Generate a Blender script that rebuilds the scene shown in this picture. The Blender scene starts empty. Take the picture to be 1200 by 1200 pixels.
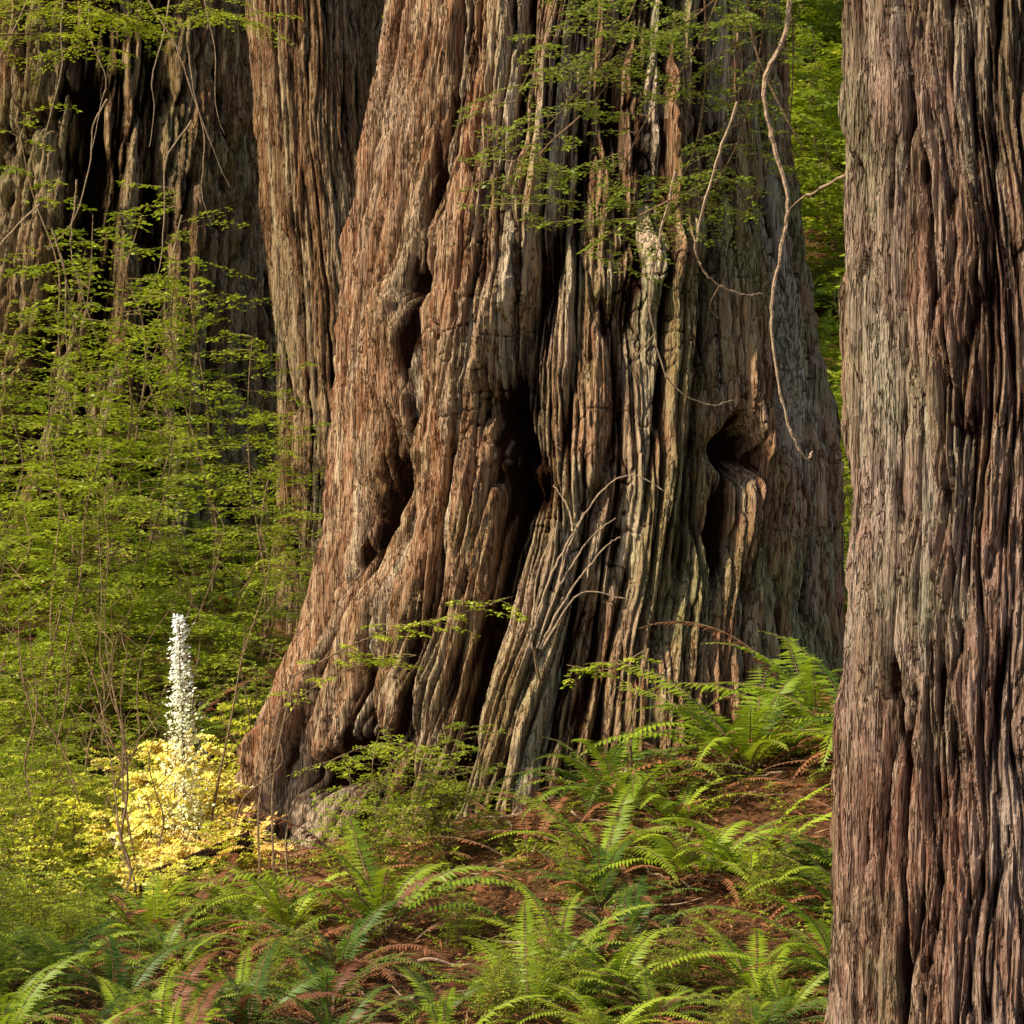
import bpy, math, random
import numpy as np
from mathutils import Vector
random.seed(7); RNG=np.random.default_rng(7)
scene=bpy.context.scene
TAU=2*math.pi
SUN=Vector((-.86,-.48,.76)).normalized()
# ------------------------------------------------------------ noise
def _h(ix,iy,iz,seed):
    h=(ix.astype(np.int64)*374761393+iy.astype(np.int64)*668265263+iz.astype(np.int64)*1274126177+seed*974634777)&0xffffffff
    h=((h^(h>>13))*1274126177)&0xffffffff
    h=((h^(h>>16))*2246822519)&0xffffffff
    h=h^(h>>15)
    return (h&0xffffff).astype(np.float32)/float(0xffffff)
def vnoise(x,y,z,seed=0):
    x,y,z=np.broadcast_arrays(x,y,z)
    ix=np.floor(x);iy=np.floor(y);iz=np.floor(z)
    fx=(x-ix).astype(np.float32);fy=(y-iy).astype(np.float32);fz=(z-iz).astype(np.float32)
    fx=fx*fx*(3-2*fx);fy=fy*fy*(3-2*fy);fz=fz*fz*(3-2*fz)
    r=0
    for a in (0,1):
        for b in (0,1):
            for c in (0,1):
                w=(fx if a else 1-fx)*(fy if b else 1-fy)*(fz if c else 1-fz)
                r=r+w*_h(ix+a,iy+b,iz+c,seed)
    return r*2-1
def fbm(x,y,z,o=3,seed=0):
    r=0;a=1;f=1;t=0
    for i in range(o):
        r=r+a*vnoise(x*f+i*3.7,y*f+i*1.3,z*f,seed+i);t+=a;a*=.5;f*=2.03
    return r/t
def cellular(u,v,N,seed=0):
    iu=np.floor(u);iv=np.floor(v)
    F1=np.full(u.shape,9.,np.float32);F2=F1.copy();ID=np.zeros(u.shape,np.float32)
    for a in (-1,0,1):
        for b in (-1,0,1):
            cu=iu+a;cv=iv+b
            k=np.mod(cu,N)
            jx=_h(k,cv,k*0,seed);jy=_h(k,cv,k*0+1,seed);idv=_h(k,cv,k*0+2,seed)
            d=np.sqrt((cu+jx-u)**2+(cv+jy-v)**2).astype(np.float32)
            m=d<F1
            F2=np.where(m,F1,np.minimum(F2,d));ID=np.where(m,idv,ID);F1=np.where(m,d,F1)
    return F1,F2,ID
def sst(a,b,x):
    t=np.clip((x-a)/(b-a),0,1);return t*t*(3-2*t)
# ------------------------------------------------------------ terrain
def ground_h(x,y):
    x=np.asarray(x,float);y=np.asarray(y,float)
    h=0.0*x
    tilt=sst(13,17.5,y)*(1-sst(24,30,y))
    h=h+tilt*(0.38+0.25*np.clip(x,-3,4))
    h=h+0.21*np.clip(y-21,0,17)+0.45*np.clip(y-38,0,60)
    h=h+0.35*fbm(x*.18,y*.18,0*x,3,5)*sst(9,16,y)*0.6+0.06*fbm(x*1.3,y*1.3,0*x,2,9)
    return h
def make_mesh(name,V,F,mats,mi=None,attrs=None,smooth=True,parent=None,link=True):
    me=bpy.data.meshes.new(name)
    V=np.asarray(V,np.float32);F=np.asarray(F,np.int32)
    me.vertices.add(len(V));me.vertices.foreach_set('co',V.ravel())
    me.loops.add(F.size);me.loops.foreach_set('vertex_index',F.ravel())
    me.polygons.add(len(F));me.polygons.foreach_set('loop_start',np.arange(len(F),dtype=np.int32)*4)
    try: me.polygons.foreach_set('loop_total',np.full(len(F),4,np.int32))
    except Exception: pass
    for m in mats: me.materials.append(m)
    if mi is not None: me.polygons.foreach_set('material_index',np.asarray(mi,np.int32))
    me.polygons.foreach_set('use_smooth',np.full(len(F),smooth))
    for k,(dom,arr) in (attrs or {}).items():
        a=me.attributes.new(k,'FLOAT',dom);a.data.foreach_set('value',np.asarray(arr,np.float32).ravel())
    me.update(calc_edges=True)
    if not link: return me
    ob=bpy.data.objects.new(name,me);scene.collection.objects.link(ob)
    if parent: ob.parent=parent
    return ob
def grid_faces(r,c,wrap):
    i=np.arange(r-1)[:,None];j=np.arange(c if wrap else c-1)[None,:]
    j2=(j+1)%c
    return np.stack([i*c+j,i*c+j2,(i+1)*c+j2,(i+1)*c+j],-1).reshape(-1,4)
# ------------------------------------------------------------ materials
def nm(name):
    m=bpy.data.materials.new(name);m.use_nodes=True;nt=m.node_tree;nt.nodes.clear()
    return m,nt,nt.nodes.new('ShaderNodeOutputMaterial')
def node(nt,t,**kw):
    n=nt.nodes.new(t)
    for k,v in kw.items(): setattr(n,k,v)
    return n
def mix(nt,f,a,b,mode='MIX'):
    n=nt.nodes.new('ShaderNodeMix');n.data_type='RGBA';n.blend_type=mode
    for s,v in ((n.inputs[0],f),(n.inputs[6],a),(n.inputs[7],b)):
        if hasattr(v,'links'): nt.links.new(v,s)
        elif isinstance(v,(int,float)): s.default_value=v
        else: s.default_value=(*v,1)
    return n.outputs[2]
def maprange(nt,v,a,b,c=0,d=1):
    n=nt.nodes.new('ShaderNodeMapRange');nt.links.new(v,n.inputs[0])
    for i,x in enumerate((a,b,c,d)): n.inputs[i+1].default_value=x
    return n.outputs[0]
def math_(nt,op,a,b=0.0,c=0.0):
    n=nt.nodes.new('ShaderNodeMath');n.operation=op
    for i,v in enumerate((a,b,c)):
        if hasattr(v,'links'): nt.links.new(v,n.inputs[i])
        else: n.inputs[i].default_value=v
    return n.outputs[0]
def attr(nt,n_):
    n=nt.nodes.new('ShaderNodeAttribute');n.attribute_name=n_;return n.outputs['Fac']
def noise(nt,vec,scale,detail=4,rough=.6):
    n=nt.nodes.new('ShaderNodeTexNoise');n.inputs['Scale'].default_value=scale
    n.inputs['Detail'].default_value=detail;n.inputs['Roughness'].default_value=rough
    nt.links.new(vec,n.inputs['Vector']);return n.outputs['Fac']
def mapping(nt,sc):
    tc=nt.nodes.new('ShaderNodeTexCoord');mp=nt.nodes.new('ShaderNodeMapping')
    mp.inputs['Scale'].default_value=sc;nt.links.new(tc.outputs['Object'],mp.inputs[0]);return mp.outputs[0]
def bark_mat(name,ridge,mid,deep,moss,mossamt=.5,fine=1.0,grey=(.66,.56,.43)):
    m,nt,out=nm(name)
    v1=mapping(nt,(1,1,.07));v2=mapping(nt,(1,1,.35));v3=mapping(nt,(1,1,1));v4=mapping(nt,(1,1,.07))
    n1=noise(nt,v1,22*fine,3,.65);n2=noise(nt,v2,4,3,.6);n3=noise(nt,v1,70*fine,2,.7);n4=noise(nt,v3,1.1,3,.65);n5=noise(nt,v3,45,2,.7)
    nl=noise(nt,v4,13*fine,3,.7);n6=noise(nt,v2,1.6,3,.6)
    line=maprange(nt,math_(nt,'ABSOLUTE',math_(nt,'SUBTRACT',nl,.5)),.0,.032,1,0)
    cav=attr(nt,'cav');tone=attr(nt,'tone');mo=attr(nt,'moss')
    c=mix(nt,maprange(nt,n1,.40,.60),mid,ridge)
    c=mix(nt,maprange(nt,tone,.4,.95,.0,.75),c,mid)
    c=mix(nt,maprange(nt,tone,.0,.40,.70,0),c,grey)
    c=mix(nt,maprange(nt,n6,.50,.64,0,.40),c,tuple(x*.75 for x in grey))
    c=mix(nt,maprange(nt,n3,.54,.70,0,.6),c,tuple(min(.88,x*1.4) for x in ridge))
    c=mix(nt,maprange(nt,n2,.52,.70,0,.6),c,tuple(x*.55 for x in mid))
    mm=math_(nt,'MULTIPLY',math_(nt,'MULTIPLY',maprange(nt,n4,.42,.62),mo),math_(nt,'MULTIPLY',maprange(nt,n5,.35,.6,.3,1),mossamt))
    c=mix(nt,mm,c,moss)
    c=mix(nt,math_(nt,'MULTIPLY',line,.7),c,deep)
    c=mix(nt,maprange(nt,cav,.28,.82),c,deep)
    b=node(nt,'ShaderNodeBsdfDiffuse')
    nt.links.new(c,b.inputs['Color'])
    bp=node(nt,'ShaderNodeBump');bp.inputs['Strength'].default_value=1;bp.inputs['Distance'].default_value=.035
    hgt=math_(nt,'ADD',math_(nt,'ADD',n3,n1),math_(nt,'MULTIPLY',line,-.7))
    nt.links.new(hgt,bp.inputs['Height']);nt.links.new(bp.outputs[0],b.inputs['Normal'])
    nt.links.new(b.outputs[0],out.inputs[0]);return m
def leaf_mat(name,dark,light,accent,trans=.4,rnd=.45):
    m,nt,out=nm(name)
    t=attr(nt,'tint')
    oi=node(nt,'ShaderNodeObjectInfo')
    c=mix(nt,maprange(nt,t,0,.9),dark,light)
    c=mix(nt,maprange(nt,t,.93,1.0),c,accent)
    c2=mix(nt,maprange(nt,oi.outputs['Random'],0,1,.0,rnd),c,dark)
    b=node(nt,'ShaderNodeBsdfDiffuse')
    nt.links.new(c2,b.inputs['Color'])
    tr=node(nt,'ShaderNodeBsdfTranslucent');nt.links.new(mix(nt,.5,c2,light),tr.inputs[0])
    gl=node(nt,'ShaderNodeBsdfGlossy');gl.inputs['Roughness'].default_value=.5;gl.inputs['Color'].default_value=(1,1,1,1)
    ms=node(nt,'ShaderNodeMixShader');ms.inputs[0].default_value=trans
    nt.links.new(b.outputs[0],ms.inputs[1]);nt.links.new(tr.outputs[0],ms.inputs[2])
    m2=node(nt,'ShaderNodeMixShader');m2.inputs[0].default_value=.03
    nt.links.new(ms.outputs[0],m2.inputs[1]);nt.links.new(gl.outputs[0],m2.inputs[2]);nt.links.new(m2.outputs[0],out.inputs[0]);return m
def simple_mat(name,c1,c2,scale=12,sc=(1,1,1),rough=.85):
    m,nt,out=nm(name);v=mapping(nt,sc);n=noise(nt,v,scale,3,.65)
    b=node(nt,'ShaderNodeBsdfDiffuse')
    nt.links.new(mix(nt,maprange(nt,n,.35,.65),c1,c2),b.inputs['Color'])
    bp=node(nt,'ShaderNodeBump');bp.inputs['Strength'].default_value=.6;bp.inputs['Distance'].default_value=.03
    nt.links.new(n,bp.inputs['Height']);nt.links.new(bp.outputs[0],b.inputs['Normal']);nt.links.new(b.outputs[0],out.inputs[0]);return m
M_bark=bark_mat('redwood_bark',(.68,.47,.28),(.36,.16,.078),(.040,.017,.009),(.24,.30,.10),.8,1.0,(.74,.60,.42))
M_bark2=bark_mat('redwood_bark_grey',(.56,.37,.26),(.29,.135,.085),(.035,.016,.011),(.27,.31,.14),.6,1.3,(.58,.46,.36))
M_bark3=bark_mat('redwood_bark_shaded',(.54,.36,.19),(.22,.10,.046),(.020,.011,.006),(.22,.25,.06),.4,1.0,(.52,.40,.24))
M_fern=leaf_mat('fern_frond',(.11,.19,.012),(.50,.62,.028),(.68,.60,.06))
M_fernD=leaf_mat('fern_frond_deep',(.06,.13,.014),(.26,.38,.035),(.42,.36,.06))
M_leaf=leaf_mat('shrub_leaf',(.15,.22,.010),(.60,.68,.035),(.8,.76,.08))
M_glow_edge=leaf_mat('leaf_painted_glow_edge',(.42,.44,.015),(.93,.88,.06),(.95,.9,.2),.3,.3)  # sunlight put into the leaf colour, for the fringe of the bright patch
M_glow=leaf_mat('leaf_painted_glow',(.96,.66,.04),(.98,.92,.22),(.98,.97,.8),.08,.25)  # overexposed sun patch imitated by a very pale gold leaf colour
M_glow_white=leaf_mat('painted_glow_white',(.97,.92,.50),(.98,.98,.90),(.98,.98,.95),.1,.05)  # white core of the sun glare, given as a surface colour
M_con=leaf_mat('conifer_needles',(.15,.21,.02),(.50,.56,.07),(.6,.6,.15))
M_dead=leaf_mat('dead_frond',(.20,.065,.026),(.52,.21,.08),(.64,.40,.18),.2)
M_glow_orange=leaf_mat('frond_painted_glow',(.95,.42,.06),(.98,.66,.15),(.98,.85,.5),.1,.1)  # orange sun glow put into the frond colour
M_twig=simple_mat('twig_bark',(.16,.10,.055),(.34,.22,.12),30)
M_pale=simple_mat('dry_wood',(.36,.24,.15),(.60,.42,.27),25)
def ground_mat():
    m,nt,out=nm('forest_duff');v=mapping(nt,(1,1,1))
    a=noise(nt,v,3,4,.7);b_=noise(nt,v,28,4,.75);g=noise(nt,v,.6,3,.6)
    c=mix(nt,maprange(nt,b_,.35,.65),(.06,.03,.015),(.28,.13,.06))
    c=mix(nt,maprange(nt,a,.5,.7,0,.6),c,(.36,.18,.085))
    c=mix(nt,maprange(nt,g,.5,.65,0,.6),c,(.09,.13,.02))
    b=node(nt,'ShaderNodeBsdfDiffuse')
    nt.links.new(c,b.inputs['Color']);bp=node(nt,'ShaderNodeBump');bp.inputs['Strength'].default_value=1;bp.inputs['Distance'].default_value=.05
    nt.links.new(b_,bp.inputs['Height']);nt.links.new(bp.outputs[0],b.inputs['Normal']);nt.links.new(b.outputs[0],out.inputs[0]);return m
gx=np.sinh(np.linspace(-4.2,4.2,420))/math.sinh(4.2)*220
gy=17+np.sinh(np.linspace(-4.0,4.2,460))/math.sinh(4.2)*220
GX,GY=np.meshgrid(gx,gy)
GZ=ground_h(GX,GY)
make_mesh('ground',np.stack([GX,GY,GZ],-1).reshape(-1,3),grid_faces(len(gy),len(gx),False),[ground_mat()])
# ------------------------------------------------------------ trunks
def trunk(name,prof,mat,z0,zv,z1,cols,rows,seed,strip=.14,depth=1.0,twist=.04,hollows=(),gullies=(),lobes=.06,mossside=0,len_f=1.0,blocks=0):
    zs=np.concatenate([np.linspace(z0,zv,rows),np.linspace(zv,z1,40)[1:]])
    pz=[p[0] for p in prof]
    cx=np.interp(zs,pz,[p[1] for p in prof]);cy=np.interp(zs,pz,[p[2] for p in prof]);rr=np.interp(zs,pz,[p[3] for p in prof])
    k=np.ones(25)/25
    def smooth(a): return np.convolve(np.pad(a,12,mode='edge'),k,'valid')
    cx,cy,rr=smooth(cx),smooth(cy),smooth(rr)
    th=np.linspace(0,TAU,cols,endpoint=False)
    T,Z=np.meshgrid(th,zs);T=T.astype(np.float32);Z=Z.astype(np.float32);R=(rr[:,None]*np.ones_like(T)).astype(np.float32)
    Rm=float(np.mean(rr[:rows]))
    c,s=np.cos(T),np.sin(T)
    low=1-sst(1.0,6.0,Z-z0)
    X0,Y0=c*Rm,s*Rm
    lob=fbm(c*2.2+5,s*2.2,Z*.22,2,seed+1)
    R=R*(1+lobes*(.5+1.2*low)*lob)
    W=fbm(X0*1.1,Y0*1.1,Z*.45,3,seed+2)
    W2=fbm(X0*5,Y0*5,Z*1.2,2,seed+3)
    W3_=fbm(X0*18,Y0*18,Z*6,2,seed+4)
    circ=TAU*Rm
    base=(T-twist*Z)/TAU
    Tw=T-twist*Z+(W*.20+W2*.045+W3_*.008)/Rm
    Xw,Yw=np.cos(Tw)*Rm,np.sin(Tw)*Rm
    D=np.zeros_like(T);CAV=np.zeros_like(T);TONE=np.zeros_like(T)
    for i,(w,ln,dp,pl,wa) in enumerate(((strip*2.4,2.2*len_f,.080,.08,.24),(strip,1.0*len_f,.045,.075,.12),(strip*.40,.5*len_f,.018,.030,.045))):
        N=max(8,int(circ/w))
        u=base*N+(W*wa+W2*wa*.35+W3_*.014)/w
        v=Z/ln+W2*.25+W3_*.07
        F1,F2,ID=cellular(u,v,N,seed+10*i)
        e=F2-F1
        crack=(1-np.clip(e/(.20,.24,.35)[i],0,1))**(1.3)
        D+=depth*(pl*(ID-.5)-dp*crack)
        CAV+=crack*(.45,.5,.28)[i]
        if i==1: TONE=ID
    f=.15/strip
    r1=np.abs(fbm(Xw*7*f,Yw*7*f,Z*.6/len_f,3,seed+60));v1=1-np.clip(r1/.16,0,1)
    D-=depth*.06*v1**1.5;CAV+=.5*v1**2
    r2=np.abs(fbm(Xw*17*f,Yw*17*f,Z*1.5/len_f,3,seed+64));v2=1-np.clip(r2/.18,0,1)
    D-=depth*.024*v2**1.4;CAV+=.30*v2**2
    n=fbm(Xw*30*f,Yw*30*f,Z*2.2,2,seed+40);D+=depth*.020*n;CAV-=n*.2
    n2=fbm(X0*14,Y0*14,Z*10,2,seed+44);D+=depth*.011*n2
    if blocks:
        hb=np.abs(fbm(Xw*5,Yw*5,Z*3.5,3,seed+70));hv=(1-np.clip(hb/.04,0,1))*sst(.1,.4,fbm(X0*1.2,Y0*1.2,Z*.8,2,seed+75)+blocks*np.cos(T+.7))
        D-=depth*.035*hv;CAV+=.4*hv
        tz=sst(.0,.5,fbm(X0*1.0+9,Y0*1.0,Z*.55,2,seed+80)+.1)*(1-sst(5.0,6.5,Z))
        tn=fbm(Xw*8,Yw*8,Z*3.0,3,seed+82);D+=.09*tz*tn;CAV-=.35*tz*tn
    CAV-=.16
    for (hx_,hz,w,h,dp) in hollows:
        tc=-math.acos(max(-1,min(1,hx_)))
        dt=(T-tc+math.pi)%TAU-math.pi
        q=((dt*R+.26*W2+.08*W3_+.15*W)/w)**2+((Z-hz+.22*W2+.15*W)/h)**2
        g=np.exp(-q**1.5);D-=dp*g
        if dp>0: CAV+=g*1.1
    for pts,w,dp in gullies:
        zz=[p[0] for p in pts];tt=[-math.acos(max(-1,min(1,p[1]))) for p in pts]
        tc=np.interp(Z,zz,tt);dt=(T-tc+math.pi)%TAU-math.pi
        win=sst(zz[0]-.15,zz[0]+.25,Z)*(1-sst(zz[-1]-.3,zz[-1]+.2,Z))
        q=np.abs(dt*R+.12*W+.10*W2+.03*W3_)/w
        g=np.exp(-q**(2 if dp<0 else 1.5))*win;D-=dp*g
        if dp>0: CAV+=.6*g
    Rf=R+D
    X=cx[:,None]+c*Rf;Y=cy[:,None]+s*Rf
    moss=np.clip(.35+.65*np.cos(T-mossside)+.3*W,0,1)
    V=np.stack([X,Y,Z],-1).reshape(-1,3)
    return make_mesh(name,V,grid_faces(len(zs),cols,True),[mat],attrs={'cav':('POINT',np.clip(CAV,0,1)),'tone':('POINT',TONE),'moss':('POINT',moss)})
px=8/750
def prow(py,L,R): return (2.56+(600-py)*px,((L+R)/2-600)*px,20.0,(R-L)/2*px)
main=[(-.8,-.95,20,2.85),prow(850,386,862),prow(800,408,852),prow(760,422,846),prow(720,438,840),prow(680,455,834),prow(600,470,834),prow(560,472,830),prow(500,474,822),prow(400,482,804),prow(300,498,797),prow(225,509,794),(14,.6,20,1.42),(32,.6,20,1.1)]
def hx(x,py):
    z=2.56+(600-py)*px
    i=[p[0] for p in main];cxx=np.interp(z,i,[p[1] for p in main]);r=np.interp(z,i,[p[3] for p in main])
    return ((x-600)*px-cxx)/r
def G(*pts): 
    l=[(2.56+(600-y)*px,hx(x,y)) for x,y in pts];l.sort();return l
hol=[(hx(540,437),2.56+(600-437)*px,.17,.09,.30),(hx(757,562),2.56+(600-562)*px,.24,.17,.45),(hx(606,545),2.56+55*px,.13,.36,.4),(hx(740,610),2.4,.12,.35,.2),
     (hx(480,768),2.56-168*px,.28,.15,.4),(hx(512,600),2.5,.10,.4,.22),(hx(600,590),2.65,.2,.18,.3),
     (hx(522,475),2.56+125*px,.12,.35,-.14),(hx(606,580),2.56+20*px,.10,.14,-.28),(hx(690,445),2.56+155*px,.18,.22,-.12),(hx(700,330),2.56+270*px,.16,.4,-.10),(hx(440,760),2.56-160*px,.2,.2,-.15)]
gul=[(G((655,330),(640,400),(612,470),(605,540),(590,640),(560,760),(545,810)),.11,.24),
     (G((560,240),(545,330),(530,420),(532,520),(515,600),(480,660),(455,700)),.08,.16),
     (G((690,225),(672,330),(680,430),(668,520),(640,640),(625,760)),.07,.18),
     (G((740,225),(735,400),(722,560),(700,700)),.08,.20),
     (G((815,480),(812,560),(805,680)),.12,.22),
     (G((600,225),(592,330),(570,450),(560,600),(520,740)),.30,-.15),
     (G((650,225),(625,330),(600,430),(575,520)),.10,-.12),
     (G((520,430),(512,500),(530,560)),.14,-.12),
     (G((640,560),(610,700),(600,800)),.26,-.18),
     (G((520,640),(470,720),(400,845)),.28,-.18),
     (G((780,225),(785,400),(790,560)),.1,.20),
     (G((620,225),(612,300),(600,360)),.06,.14),(G((575,225),(560,330),(548,400)),.05,.14),
     (G((500,700),(490,760),(480,840)),.10,.22),(G((650,650),(655,720),(650,800)),.10,.18),(G((560,620),(530,700),(520,800)),.08,.2)]
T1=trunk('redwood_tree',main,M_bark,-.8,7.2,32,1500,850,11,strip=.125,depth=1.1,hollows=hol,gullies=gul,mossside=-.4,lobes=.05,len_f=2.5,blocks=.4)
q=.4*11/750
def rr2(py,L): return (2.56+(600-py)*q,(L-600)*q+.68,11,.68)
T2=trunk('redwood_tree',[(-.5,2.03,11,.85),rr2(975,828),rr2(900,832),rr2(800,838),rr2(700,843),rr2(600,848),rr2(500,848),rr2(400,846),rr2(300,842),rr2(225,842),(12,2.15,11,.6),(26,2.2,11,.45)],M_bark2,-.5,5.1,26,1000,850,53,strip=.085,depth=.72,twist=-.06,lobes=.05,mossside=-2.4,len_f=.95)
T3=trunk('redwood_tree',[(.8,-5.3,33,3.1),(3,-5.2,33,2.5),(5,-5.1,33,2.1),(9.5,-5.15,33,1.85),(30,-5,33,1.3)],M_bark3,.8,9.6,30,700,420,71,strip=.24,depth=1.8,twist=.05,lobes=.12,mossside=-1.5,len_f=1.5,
    gullies=[([(1.5,-.5),(5,-.2),(9,.1)],.25,.45),([(2,.3),(9,.45)],.2,.45),([(2,-.1),(5,.1),(9,-.2)],.2,.35)])
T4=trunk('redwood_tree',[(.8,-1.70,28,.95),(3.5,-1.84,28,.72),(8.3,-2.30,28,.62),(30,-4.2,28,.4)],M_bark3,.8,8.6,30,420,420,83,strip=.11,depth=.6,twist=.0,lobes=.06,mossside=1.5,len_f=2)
for i,(x,y,r,sd) in enumerate([(-3.0,40,1.0,91),(-8.6,45,1.3,92),(9.5,52,1.5,93),(4.2,70,1.6,94),(0.5,48,1.4,97),(-5.6,55,1.2,98),
      (-14.5,27.8,.8,101)]):  # last trunk is out of view, added to shade the wide left tree
    g=float(ground_h(x,y))-.5
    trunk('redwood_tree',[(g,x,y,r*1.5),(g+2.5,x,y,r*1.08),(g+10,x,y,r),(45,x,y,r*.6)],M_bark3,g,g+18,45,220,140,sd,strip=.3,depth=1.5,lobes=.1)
# ------------------------------------------------------------ plant builder
class B:
    def __init__(s): s.V=[];s.F=[];s.M=[];s.T=[];s.n=0;s.face=0
    def add(s,V,F,m,t):
        s.V.append(V);s.F.append(F+s.n);s.M.append(np.full(len(F),m));s.T.append(np.broadcast_to(np.asarray(t,float),(len(F),)).copy());s.n+=len(V)
    def kites(s,b,d,sd,l,w,wa=.35,m=0,t=.5,bend=0):
        b,d,sd=[np.asarray(a,float).reshape(-1,3) for a in (b,d,sd)]
        if s.face:   # leaves turned towards the sun
            n=np.array(SUN)[None];n=n+RNG.normal(0,.35,d.shape);n/=np.linalg.norm(n,axis=1)[:,None]
            d=d-n*np.sum(n*d,1)[:,None]*s.face;d/=np.linalg.norm(d,axis=1)[:,None]+1e-9
            s2=np.cross(n,d);s2/=np.linalg.norm(s2,axis=1)[:,None]+1e-9;sd=s2
        l=np.broadcast_to(l,(len(b),))[:,None];w=np.broadcast_to(w,(len(b),))[:,None]
        mid=b+d*l*wa;tip=b+d*l;tip=tip-np.array([0,0,1.])*l*bend
        V=np.stack([b,mid+sd*w/2,tip,mid-sd*w/2],1).reshape(-1,3)
        F=np.arange(len(b)*4).reshape(-1,4);s.add(V,F,m,t)
    def tube(s,P,r,m=0,k=5,t=.3):
        P=np.asarray(P,float);n=len(P);r=np.broadcast_to(r,(n,))
        tg=np.gradient(P,axis=0);tg/=np.linalg.norm(tg,axis=1)[:,None]+1e-9
        up=np.array([0.13,.27,.95]);a=np.cross(tg,up);a/=np.linalg.norm(a,axis=1)[:,None]+1e-9;b=np.cross(tg,a)
        an=np.arange(k)*TAU/k
        V=(P[:,None]+r[:,None,None]*(np.cos(an)[None,:,None]*a[:,None]+np.sin(an)[None,:,None]*b[:,None])).reshape(-1,3)
        s.add(V,grid_faces(n,k,True),m,t)
    def mesh(s,name,mats,link=False,parent=None):
        return make_mesh(name,np.concatenate(s.V),np.concatenate(s.F),mats,np.concatenate(s.M),{'tint':('FACE',np.concatenate(s.T))},smooth=False,link=link,parent=parent)
def nrm(v): return v/(np.linalg.norm(v,axis=-1,keepdims=True)+1e-9)
def catmull(pts,n=8):
    P=np.asarray(pts,float);P=np.vstack([2*P[0]-P[1],P,2*P[-1]-P[-2]]);o=[]
    for i in range(1,len(P)-2):
        for t in np.linspace(0,1,n,endpoint=False):
            o.append(.5*((2*P[i])+(-P[i-1]+P[i+1])*t+(2*P[i-1]-5*P[i]+4*P[i+1]-P[i+2])*t*t+(-P[i-1]+3*P[i]-3*P[i+1]+P[i+2])*t**3))
    o.append(P[-2]);return np.array(o)
def frond(b,R,o,az,L,el0,droop,wid=.12,m=0,mt=1,tint=.5,n=34):
    K=n+6;t=np.linspace(0,1,K)
    el=el0-droop*t**1.3;a=az+R.normal(0,.25)*t
    step=np.stack([np.cos(el)*np.cos(a),np.cos(el)*np.sin(a),np.sin(el)],-1)*L/K
    P=np.asarray(o)+np.cumsum(step,0);P[0]=o
    b.tube(P,np.linspace(.006,.0015,K),m=mt,k=3)
    D=nrm(step);side=nrm(np.cross(D,[0,0,1.]));upv=np.cross(side,D)
    i=np.arange(5,K);tt=(i-5)/(K-6)
    prof=np.clip(np.minimum(.45+tt*3.2,1)*(1-tt**2.2)**.8,.05,1)
    sp=L/K
    for sg in (-1,1):
        d=nrm(side[i]*sg+D[i]*(.25+.3*tt[:,None])+upv[i]*R.normal(-.08,.12,(len(i),1)))
        b.kites(P[i],d,nrm(D[i]+upv[i]*.25*sg),wid*prof*R.uniform(.85,1.08,len(i)),sp*1.0,.25,m,np.clip(tint+R.normal(0,.08,len(i))+.15*tt,0,.92),bend=.12)
def fern(seed,L=1.0,n=18,el=(55,80),dead=3,tint=.5,face=0):
    R=np.random.default_rng(seed);b=B();b.face=face
    for i in range(n):
        inner=i/n
        az=i*2.4+R.normal(0,.3);l=L*R.uniform(.55,1.12)
        old=R.random()<.10
        frond(b,R,(R.normal(0,.03),R.normal(0,.03),0),az,l,math.radians(R.uniform(*el))-.35*(1-inner),R.uniform(1.0,1.8),wid=.115*l,tint=np.clip(tint+R.normal(0,.28),0,1),n=int(30*max(.7,l)),m=2 if old else 0)
    for i in range(dead):
        frond(b,R,(0,0,.02),R.uniform(0,TAU),L*.8,.5,1.2,wid=.07,m=2,tint=.5,n=24)
    return b
def spray(b,R,o,d,L,leaf=.022,m=0,mt=1,droop=.5,tint=.5,r=.004,dens=1.0,lw=.5,step=.06):
    K=max(5,int(L/step));t=np.linspace(0,1,K);d=nrm(np.asarray(d,float))
    wob=np.cumsum(R.normal(0,.05,(K,3)),0)
    D=nrm(d[None]+wob-np.array([0,0,1.])*droop*t[:,None]);P=np.asarray(o)+np.vstack([np.zeros(3),np.cumsum(D[:-1]*L/(K-1),0)])
    b.tube(P,np.linspace(r,r*.3,K),m=mt,k=3)
    hz=np.cross(D,[0,0,1.])+R.normal(0,.15,3);hz=nrm(hz)
    for i in range(1,K):
        for sg in (-1,1):
            if R.random()>.85*dens: continue
            l=L*.36*(1-.6*t[i])*R.uniform(.5,1.1)*min(1,.4+t[i]*2)
            dd=nrm(D[i]*.8+hz[i]*sg+R.normal(0,.12,3)-np.array([0,0,.15]))
            n=max(3,int(l/(leaf*.75)));q=np.linspace(.1,1,n)
            pts=P[i]+dd*l*q[:,None]-np.array([0,0,1.])*(l*.2*q**2)[:,None]
            s2=nrm(np.cross(dd,[0,0,1.])+R.normal(0,.1,3))
            tt=np.clip(tint+R.normal(0,.15)+R.normal(0,.06,n),0,1)
            for s3 in (-1,1):
                ld=nrm(dd*.7+s2*s3+R.normal(0,.25,(n,3)))
                b.kites(pts,ld,nrm(np.cross(ld,[0,0,1.])+R.normal(0,.35,(n,3))),leaf*R.uniform(.7,1.2,n),leaf*lw,.5,m,tt)
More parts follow.
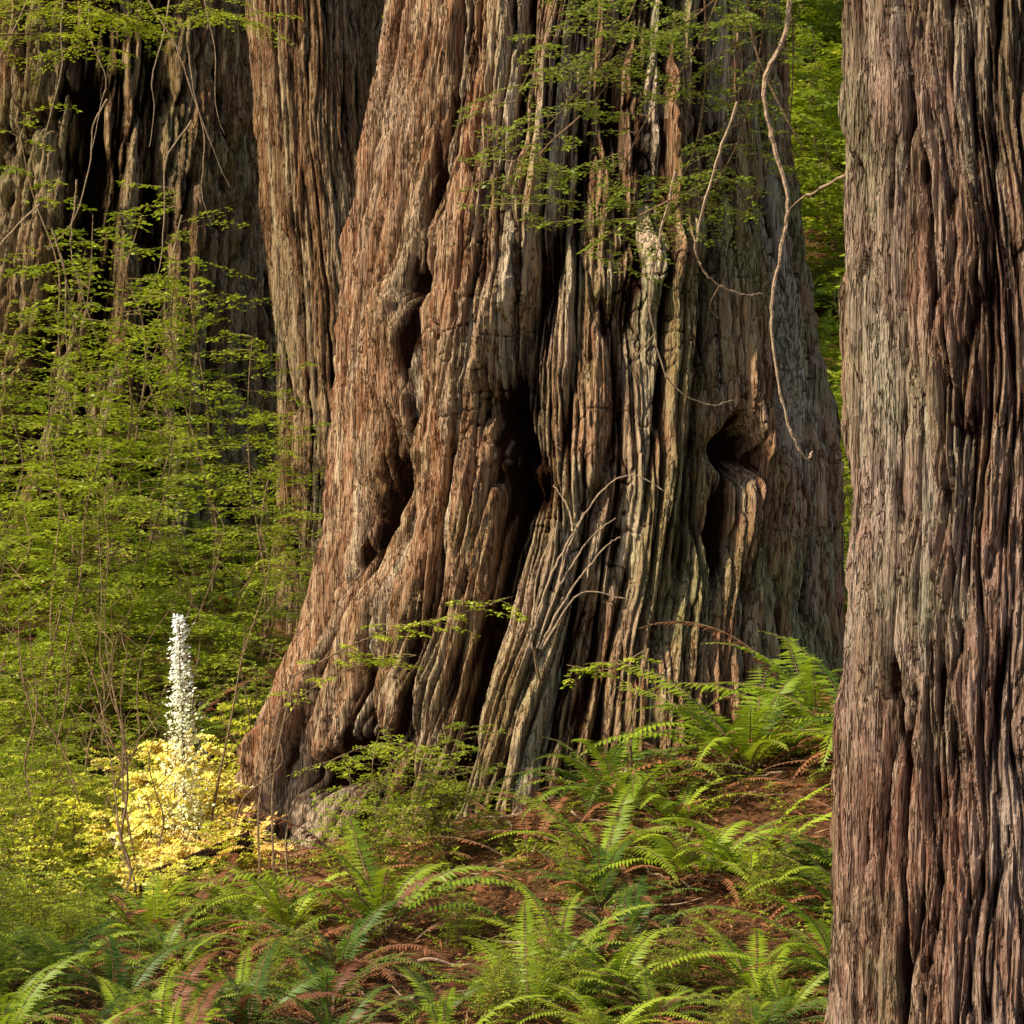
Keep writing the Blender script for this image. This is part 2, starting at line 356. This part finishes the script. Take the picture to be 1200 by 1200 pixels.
def shrub(seed,H=1.5,stems=5,spread=.5,leaf=.036,tint=.55,low=.3,bl=.55,dens=1.0,thick=.010,step=.075,two=.2,lw=.5,face=0,skip=0):
    R=np.random.default_rng(seed);b=B();b.face=face
    for k in range(stems):
        az=R.uniform(0,TAU);h=H*R.uniform(.6,1.1);pts=[(0,0,0)];n=6;x=y=0;lean=R.uniform(.2,1)*spread
        for j in range(1,n+1):
            x+=math.cos(az)*lean*h/n+R.normal(0,.03*H);y+=math.sin(az)*lean*h/n+R.normal(0,.03*H);pts.append((x,y,h*j/n*(1-.1*lean*j/n)))
        P=catmull(pts,4);b.tube(P,np.linspace(thick,thick*.3,len(P)),m=1,k=4)
        N=len(P)
        for i in range(int(N*low),N):
            if R.random()<skip: continue
            for _ in range(2 if R.random()<two else 1):
                a=R.uniform(0,TAU);t=i/N
                spray(b,R,P[i],(math.cos(a),math.sin(a),R.uniform(-.05,.4)),bl*R.uniform(.45,1.1)*(1.15-.65*t),leaf=leaf,droop=R.uniform(.1,.4),tint=np.clip(tint+R.normal(0,.18),0,.95),dens=dens,step=step,lw=lw)
    return b
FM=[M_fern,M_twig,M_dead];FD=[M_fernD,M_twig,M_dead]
ferns=[fern(100+i,L=1.15,n=18,tint=.55).mesh('fern_mesh',FM) for i in range(5)]
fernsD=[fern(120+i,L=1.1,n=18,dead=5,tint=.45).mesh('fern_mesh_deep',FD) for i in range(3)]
fernL=fern(140,L=1.1,n=16,tint=.5).mesh('glow_edge_fern_mesh',[M_glow_edge,M_twig,M_glow_orange])
fernO=fern(141,L=.8,n=14,tint=.6,dead=8,face=.9).mesh('orange_glow_fern_mesh',[M_glow_orange,M_twig,M_glow_orange])
shr=[shrub(200+i,H=1.3,stems=6).mesh('shrub_mesh',[M_leaf,M_twig]) for i in range(4)]
shrT=[shrub(220+i,H=3.6,stems=4,spread=.28,low=.3,bl=1.15,leaf=.055,thick=.016,step=.09,two=.3,lw=.55,skip=.2).mesh('tall_shrub_mesh',[M_leaf,M_twig]) for i in range(3)]
shrL=[shrub(230+i,H=1.2,stems=5,lw=.6,face=.6,skip=.2).mesh('glow_edge_shrub_mesh',[M_glow_edge,M_twig]) for i in range(2)]
shrG=[shrub(240+i,H=1.1,stems=5,leaf=.042,lw=.7,face=.9,low=.1,two=.2,skip=.25,spread=.35,bl=.42).mesh('glow_shrub_mesh',[M_glow,M_twig]) for i in range(2)]
shrBig=[shrub(260+i,H=3.5,stems=7,spread=.5,low=.15,bl=1.4,leaf=.13,thick=.02,step=.2).mesh('understory_mesh',[M_leaf,M_twig]) for i in range(2)]
def empty(name):
    e=bpy.data.objects.new(name,None);scene.collection.objects.link(e);return e
def inst(name,me,x,y,s=1,parent=None,rz=None,dz=0):
    o=bpy.data.objects.new(name,me);scene.collection.objects.link(o)
    if rz is None and me in shrG+shrL+[fernO]: rz=random.uniform(-.4,.4)
    o.location=(x,y,float(ground_h(x,y))-.02+dz);o.rotation_euler=(random.uniform(-.1,.1),random.uniform(-.1,.1),random.uniform(0,TAU) if rz is None else rz)
    o.scale=(s,s,s*random.uniform(.85,1.1))
    if parent:o.parent=parent
    return o
blocked=[(0.2,20,2.75),(2.1,11,1.0),(-5.2,33,2.7),(-1.9,28,.9)]
def free(x,y,m=0): return all((x-a)**2+(y-b)**2>(r+m)**2 for a,b,r in blocked)
E_f=empty('fern_undergrowth');E_s=empty('huckleberry_undergrowth');E_h=empty('hillside_understory')
def scatter(n,xr,yr,md,fn):
    loc=[];tries=0
    while len(loc)<n and tries<n*30:
        tries+=1;y=random.uniform(*yr);x=random.uniform(*xr) if xr else random.uniform(-.25*y-.5,.25*y+.5)
        if not free(x,y) or any((x-a)**2+(y-b)**2<md*md for a,b in loc): continue
        if xr is None and y>23 and -.06*y<x<.09*y: continue    # sparse in the deep shade behind the big trunk
        loc.append((x,y));fn(x,y)
scatter(190,None,(22,42),.55,lambda x,y:inst('fern',random.choice(ferns+fernsD[:1]),x,y,random.uniform(.8,1.2),E_f))
scatter(110,None,(22,42),.65,lambda x,y:inst('shrub',random.choice(shr),x,y,random.uniform(.7,1.2),E_s))
scatter(150,None,(42,90),1.1,lambda x,y:inst('bush',random.choice(shrBig),x,y,random.uniform(.8,1.3),E_h))
scatter(8,(3.0,6.5),(24,40),1.2,lambda x,y:inst('bush',random.choice(shrBig),x,y,random.uniform(.7,1.0),E_h))
def leftput(x,y):
    u=x/y*19
    if abs(u+2.5)<.42 and y>16.6: me,s=random.choice(shrG+[shrL[0]]),(.55,.85)  # plants with the sun glow in their colour, strongest at this spot
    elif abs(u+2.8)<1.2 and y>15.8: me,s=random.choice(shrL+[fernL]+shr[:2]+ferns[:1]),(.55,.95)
    else: me,s=random.choice(shr+ferns[:2]),(.55,.95)
    if -3.2<u<-1.9 and y<18.4: s=(s[0]*.6,s[1]*.6)
    inst('shrub',me,x,y,random.uniform(*s),E_s)
scatter(100,(-5.2,-1.9),(16.2,22),.33,leftput)
scatter(36,(-5.2,-3.2),(17,22),.4,lambda x,y:inst('fern',random.choice(ferns),x,y,random.uniform(.6,.95),E_f))
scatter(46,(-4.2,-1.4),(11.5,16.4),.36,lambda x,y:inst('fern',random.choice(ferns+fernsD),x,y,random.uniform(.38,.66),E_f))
scatter(18,(-4.2,-2.5),(12.5,16.4),.4,lambda x,y:inst('shrub',random.choice(shr),x,y,random.uniform(.4,.7),E_s))
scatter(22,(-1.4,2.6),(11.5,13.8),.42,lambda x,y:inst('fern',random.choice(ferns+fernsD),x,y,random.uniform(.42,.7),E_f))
scatter(14,(-1.6,2.6),(11.8,15.0),.5,lambda x,y:inst('shrub',random.choice(shr),x,y,random.uniform(.25,.42),E_s))
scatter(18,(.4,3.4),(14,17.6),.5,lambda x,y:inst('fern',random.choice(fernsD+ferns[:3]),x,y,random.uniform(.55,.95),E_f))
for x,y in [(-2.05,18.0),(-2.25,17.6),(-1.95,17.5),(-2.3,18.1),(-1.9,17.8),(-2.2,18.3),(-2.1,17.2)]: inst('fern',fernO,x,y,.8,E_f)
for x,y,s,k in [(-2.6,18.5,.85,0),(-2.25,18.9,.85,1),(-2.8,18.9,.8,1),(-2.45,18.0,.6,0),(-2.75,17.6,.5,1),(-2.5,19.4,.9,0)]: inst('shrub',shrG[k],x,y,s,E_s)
for x,y,s in [(-5.4,26.5,1.05),(-4.0,25,1.0),(-2.75,24.8,.85),(-4.6,28.5,1.25),(-2.6,26.6,.95),(-5.1,24.5,1.05),(-3.3,28,1.15),(-6.0,28,1.25),(-4.3,24,.9),(-5.0,29.5,1.3)]:
    inst('young_hemlock',random.choice(shrT),x,y,s)
for x,y,s,k in [(1.55,17.0,1.3,0),(.72,16.6,.95,1),(2.3,16.4,1.1,2),(-.75,14.6,1.0,4),(.55,13.3,.75,3),(1.75,13.6,.8,1),(-2.2,15.3,.75,2),(-1.3,14.9,.7,3),(1.4,15.2,.85,2),(1.95,14.6,.85,0),(2.1,17.5,1.25,4)]:
    inst('sword_fern',ferns[k],x,y,s)
inst('huckleberry_shrub',shr[0],-.95,16.0,.75);inst('huckleberry_shrub',shr[1],-.45,16.5,.8)
# ------------------------------------------------------------ litter
R=np.random.default_rng(5);b=B();n=26000
X=R.uniform(-4,4,n);Y=R.uniform(12,19,n);m=((X-.2)**2+(Y-20)**2>2.2**2);X,Y=X[m],Y[m];n=len(X)
P=np.stack([X,Y,ground_h(X,Y)+R.uniform(0.0,.06,n)],-1);a=R.uniform(0,TAU,n)
d=nrm(np.stack([np.cos(a),np.sin(a),R.normal(0,.3,n)],-1));b.kites(P,d,nrm(np.cross(d,R.normal(0,.4,(n,3))+[0,0,1])),R.uniform(.03,.12,n),R.uniform(.006,.02,n),.4,0,R.uniform(0,1,n))
b.mesh('leaf_litter',[M_dead],link=True)
b=B()
for x,y in zip(R.uniform(-2.2,2.6,150),R.uniform(14.2,17.7,150)):
    frond(b,R,(x,y,float(ground_h(x,y))+.05),R.uniform(0,TAU),R.uniform(.4,.9),R.uniform(.1,.8),.9,wid=.07,m=0,mt=1,tint=R.uniform(.2,.95),n=22)
b.mesh('dead_fern_litter',[M_dead,M_twig],link=True)
b=B()
for x,y in zip(R.uniform(-2.4,2.8,150),R.uniform(13.6,17.6,150)):
    z=float(ground_h(x,y))
    for k in range(3): spray(b,R,(x,y,z),(R.normal(0,1),R.normal(0,1),1.2),R.uniform(.12,.3),leaf=.03,droop=.6,tint=R.uniform(.3,.8),r=.003)
b.mesh('seedling_groundcover',[M_leaf,M_twig],link=True)
b=B()
for k in range(90):
    x,y=R.uniform(-2.4,2.8),R.uniform(13,17.6);a=R.uniform(0,TAU);l=R.uniform(.15,.6);P=[]
    for j in range(4):
        xx,yy=x+math.cos(a)*l*j/3+R.normal(0,.02),y+math.sin(a)*l*j/3+R.normal(0,.02);P.append((xx,yy,float(ground_h(xx,yy))+.04+R.uniform(0,.04)))
    b.tube(catmull(P,4),np.linspace(.009,.003,13),m=0,k=4)
b.mesh('fallen_twigs',[M_pale],link=True)
# ------------------------------------------------------------ hanging branches (right tree)
def W3(x,y,d): return ((x-600)/750*.4*d,d,2.56+(600-y)/750*.4*d)
b=B();R=np.random.default_rng(31)
def tw(pts,d0,d1,r,m=1,n=8,jit=.0):
    k=len(pts);P=catmull([W3(x,y,d0+(d1-d0)*i/(k-1)) for i,(x,y) in enumerate(pts)],n)
    P=P+R.normal(0,1,P.shape)*jit
    b.tube(P,np.linspace(r,r*.4,len(P))*R.uniform(.85,1.15,len(P)),m=m,k=6);return P
limb=catmull([(1.9,11.3,5.6),(1.75,12.8,5.95),(1.3,14.5,6.1),(.8,15.8,6.15),(.1,16.6,6.1)],8);b.tube(limb,np.linspace(.05,.02,len(limb)),m=1,k=7)
limb2=catmull([(1.75,11.2,5.0),(1.6,12.6,5.4),(1.55,14.2,5.8),(1.85,15.8,6.0)],8);b.tube(limb2,np.linspace(.03,.015,len(limb2)),m=1,k=6)
tw([(806,205),(800,250),(785,285),(790,325),(802,370),(797,410),(790,450),(794,500),(806,545),(816,561),(820,556)],15.6,16.2,.017,2,jit=.003)
tw([(846,352),(820,366),(804,378),(796,402)],11.5,15.9,.007,2,jit=.003)
tw([(765,300),(748,350),(735,400),(738,420),(752,434),(772,441),(784,440)],15.8,16.4,.011,2,jit=.003)
tw([(720,350),(702,430),(704,470),(716,505),(742,521),(762,518)],16,16.6,.008,2,jit=.003)
tw([(752,434),(745,450),(756,462)],16.3,16.4,.006,1);tw([(704,470),(690,490),(694,510)],16.4,16.4,.006,1)
tw([(770,205),(778,260),(800,310),(812,330)],15.8,15.9,.009,1)
twl=[[(760,200),(735,260),(700,310),(680,350),(665,380)],[(700,200),(680,250),(650,290),(615,330),(600,345)],[(790,200),(780,270),(765,330),(740,370),(722,380)],[(690,200),(672,230),(665,262)],
     [(800,200),(806,260),(800,330),(775,370)],[(740,200),(742,270),(735,330),(715,372)],[(640,200),(620,260),(600,305)],[(770,205),(730,240),(690,262),(660,300)],[(650,310),(620,340),(615,380)],[(715,372),(690,385),(650,410)]]
for tl in twl:
    P=tw(tl,15.8,16.6,.007,1,7)
    for i in range(3,len(P)):
        if R.random()<.85:
            a=R.uniform(0,TAU);spray(b,R,P[i],(math.cos(a),math.sin(a)*.6,R.uniform(-.3,.3)),R.uniform(.25,.6),leaf=.036,m=0,mt=1,droop=.35,tint=.7,r=.003,lw=.65,dens=.9,step=.05)
for i in range(18,len(limb),2):
    a=R.uniform(0,TAU);spray(b,R,limb[i],(math.cos(a),math.sin(a),-.3),.6,leaf=.028,m=0,mt=1,droop=.7,r=.003)
b.mesh('overhanging_branch',[M_con,M_twig,M_pale],link=True,parent=T2)
b=B()
for tl in [[(180,215),(250,222),(310,235),(345,245)],[(330,200),(375,230),(405,236)],[(190,240),(260,232),(300,240)],[(180,255),(250,250),(290,262)],[(280,205),(300,225),(330,250)]]:
    P=tw(tl,23,24,.010,1,7)
    for i in range(3,len(P)):
        a=R.uniform(0,TAU);spray(b,R,P[i],(math.cos(a),math.sin(a)*.6,R.uniform(-.3,.2)),R.uniform(.35,.7),leaf=.045,droop=.3,tint=.7,r=.004)
b.mesh('hemlock_branch',[M_leaf,M_twig,M_pale],link=True,parent=T3)
b=B()
for k in range(16):
    x0=R.uniform(235,430);y0=R.uniform(190,400);pts=[(x0,y0)];dx=R.normal(0,10)
    for j in range(4): x0+=dx+R.normal(0,7);y0+=R.uniform(18,42);pts.append((x0,y0))
    tw(pts,29.0,29.6,.011,2,5,jit=.004)
b.mesh('dead_twigs',[M_leaf,M_twig,M_pale],link=True,parent=T3)
b=B()
for tl in [[(612,700),(625,655),(645,615),(668,582),(690,573),(712,585)],[(618,700),(632,660),(655,622),(676,604)],[(620,700),(640,662),(668,626),(680,618)],[(614,700),(618,650),(632,610)],[(622,700),(650,660),(690,665)],[(645,615),(640,595),(630,580)],[(632,660),(640,630),(652,600)]]:
    tw(tl,17.2,17.3,.008,2,jit=.003)
P0=W3(616,700,17.2);b.tube(catmull([(P0[0]+.08,18.1,P0[2]-.35),(P0[0]+.03,17.5,P0[2]-.18),P0],5),.010,m=2)
b.mesh('dead_twig_shrub',[M_con,M_twig,M_pale],link=True)
b=B()
for tl in [[(440,720),(500,690),(550,678),(600,662)],[(430,745),(480,715),(530,705)],[(450,790),(500,770),(545,775)],[(700,700),(670,715),(640,712)]]:
    P=tw(tl,16.9,17.0,.006,1,6)
    for i in range(2,len(P)):
        a=R.uniform(0,TAU);spray(b,R,P[i],(math.cos(a),math.sin(a)*.6,R.uniform(-.2,.2)),R.uniform(.15,.36),leaf=.034,droop=.3,tint=.8,r=.003,lw=.6)
    p=P[0];g=float(ground_h(p[0],p[1]-.3));b.tube(catmull([(p[0]-.1,p[1]-.3,g),(p[0]-.12,p[1]-.15,(g+p[2])/2),p],5),.008,m=1,k=5)
b.mesh('huckleberry_branches',[M_leaf,M_twig,M_pale],link=True)
b=B();R=np.random.default_rng(77)
for k in range(44):
    x=R.uniform(-5.2,-2.0);y=R.uniform(15.5,25)
    if not free(x,y):continue
    z=float(ground_h(x,y));h=R.uniform(1.0,2.6);p=[(x,y,z)];lx,ly=R.normal(0,.08,2)
    for j in range(1,7): p.append((x+lx*j+R.normal(0,.04),y+ly*j*.6,z+h*j/6))
    P=catmull(p,4);b.tube(P,np.linspace(.012,.003,len(P)),m=0,k=4)
    for i in range(8,len(P),4):
        a=R.uniform(0,TAU);l=R.uniform(.15,.4);e=P[i]+np.array([math.cos(a)*l,math.sin(a)*l,l*.8]);b.tube(catmull([P[i],(P[i]+e)/2+R.normal(0,.03,3),e],4),np.linspace(.004,.002,9),m=0,k=3)
b.mesh('bare_stems',[M_twig],link=True)
# added plume, its white colour paints the glare of the sun patch
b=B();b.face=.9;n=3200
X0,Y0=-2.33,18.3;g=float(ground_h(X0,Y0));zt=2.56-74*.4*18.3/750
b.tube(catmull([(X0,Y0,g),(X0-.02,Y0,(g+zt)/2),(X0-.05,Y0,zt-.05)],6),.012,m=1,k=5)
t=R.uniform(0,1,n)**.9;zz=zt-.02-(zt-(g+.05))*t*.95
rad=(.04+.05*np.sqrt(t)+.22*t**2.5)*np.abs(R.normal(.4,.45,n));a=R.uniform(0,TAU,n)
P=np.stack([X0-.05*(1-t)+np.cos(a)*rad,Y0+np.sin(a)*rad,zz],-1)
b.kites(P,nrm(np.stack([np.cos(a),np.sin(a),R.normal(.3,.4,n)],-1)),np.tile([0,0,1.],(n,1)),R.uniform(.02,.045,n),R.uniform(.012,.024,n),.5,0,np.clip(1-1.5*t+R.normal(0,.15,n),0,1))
b.mesh('painted_glow_plume',[M_glow_white,M_twig],link=True)
def log():
    t=np.linspace(0,1,70);th=np.linspace(0,TAU,64,endpoint=False);T,S=np.meshgrid(th,t)
    r=.10*(1+.35*fbm(np.cos(T)*2.5,np.sin(T)*2.5,S*3,3,3))*np.where(S<.03,.55,1)*np.where(S>.97,.6,1)
    X=-2.45+S*.7;Y=16.9+S*.4+np.cos(T)*r;Z=ground_h(X,16.9+S*.4)+.24+np.sin(T)*r
    return make_mesh('fallen_log',np.stack([X,Y,Z],-1).reshape(-1,3),grid_faces(70,64,True),[simple_mat('rotten_wood',(.02,.012,.008),(.07,.035,.02),20,(.3,1,1))])
log()
# ------------------------------------------------------------ light and camera
sd=SUN
w=bpy.data.worlds.new('World');scene.world=w;w.use_nodes=True;nt=w.node_tree
sk=nt.nodes.new('ShaderNodeTexSky');sk.sky_type='NISHITA';sk.sun_disc=False;sk.sun_elevation=math.asin(sd.z);sk.sun_rotation=math.atan2(sd.x,sd.y)
bg=nt.nodes['Background'];bg.inputs[1].default_value=.15;nt.links.new(sk.outputs[0],bg.inputs[0])
l=bpy.data.lights.new('sun','SUN');l.energy=5;l.angle=math.radians(1.5);l.color=(1,.90,.70)
so=bpy.data.objects.new('sun',l);scene.collection.objects.link(so);so.rotation_euler=(-sd).to_track_quat('-Z','Y').to_euler()
cam=bpy.data.cameras.new('camera');cam.sensor_width=36;cam.lens=90;cam.clip_end=600
co=bpy.data.objects.new('camera',cam);scene.collection.objects.link(co);co.location=(0,0,2.56);co.rotation_euler=(math.radians(90),0,0);scene.camera=co
scene.view_settings.view_transform='Standard';scene.view_settings.look='None';scene.view_settings.exposure=0
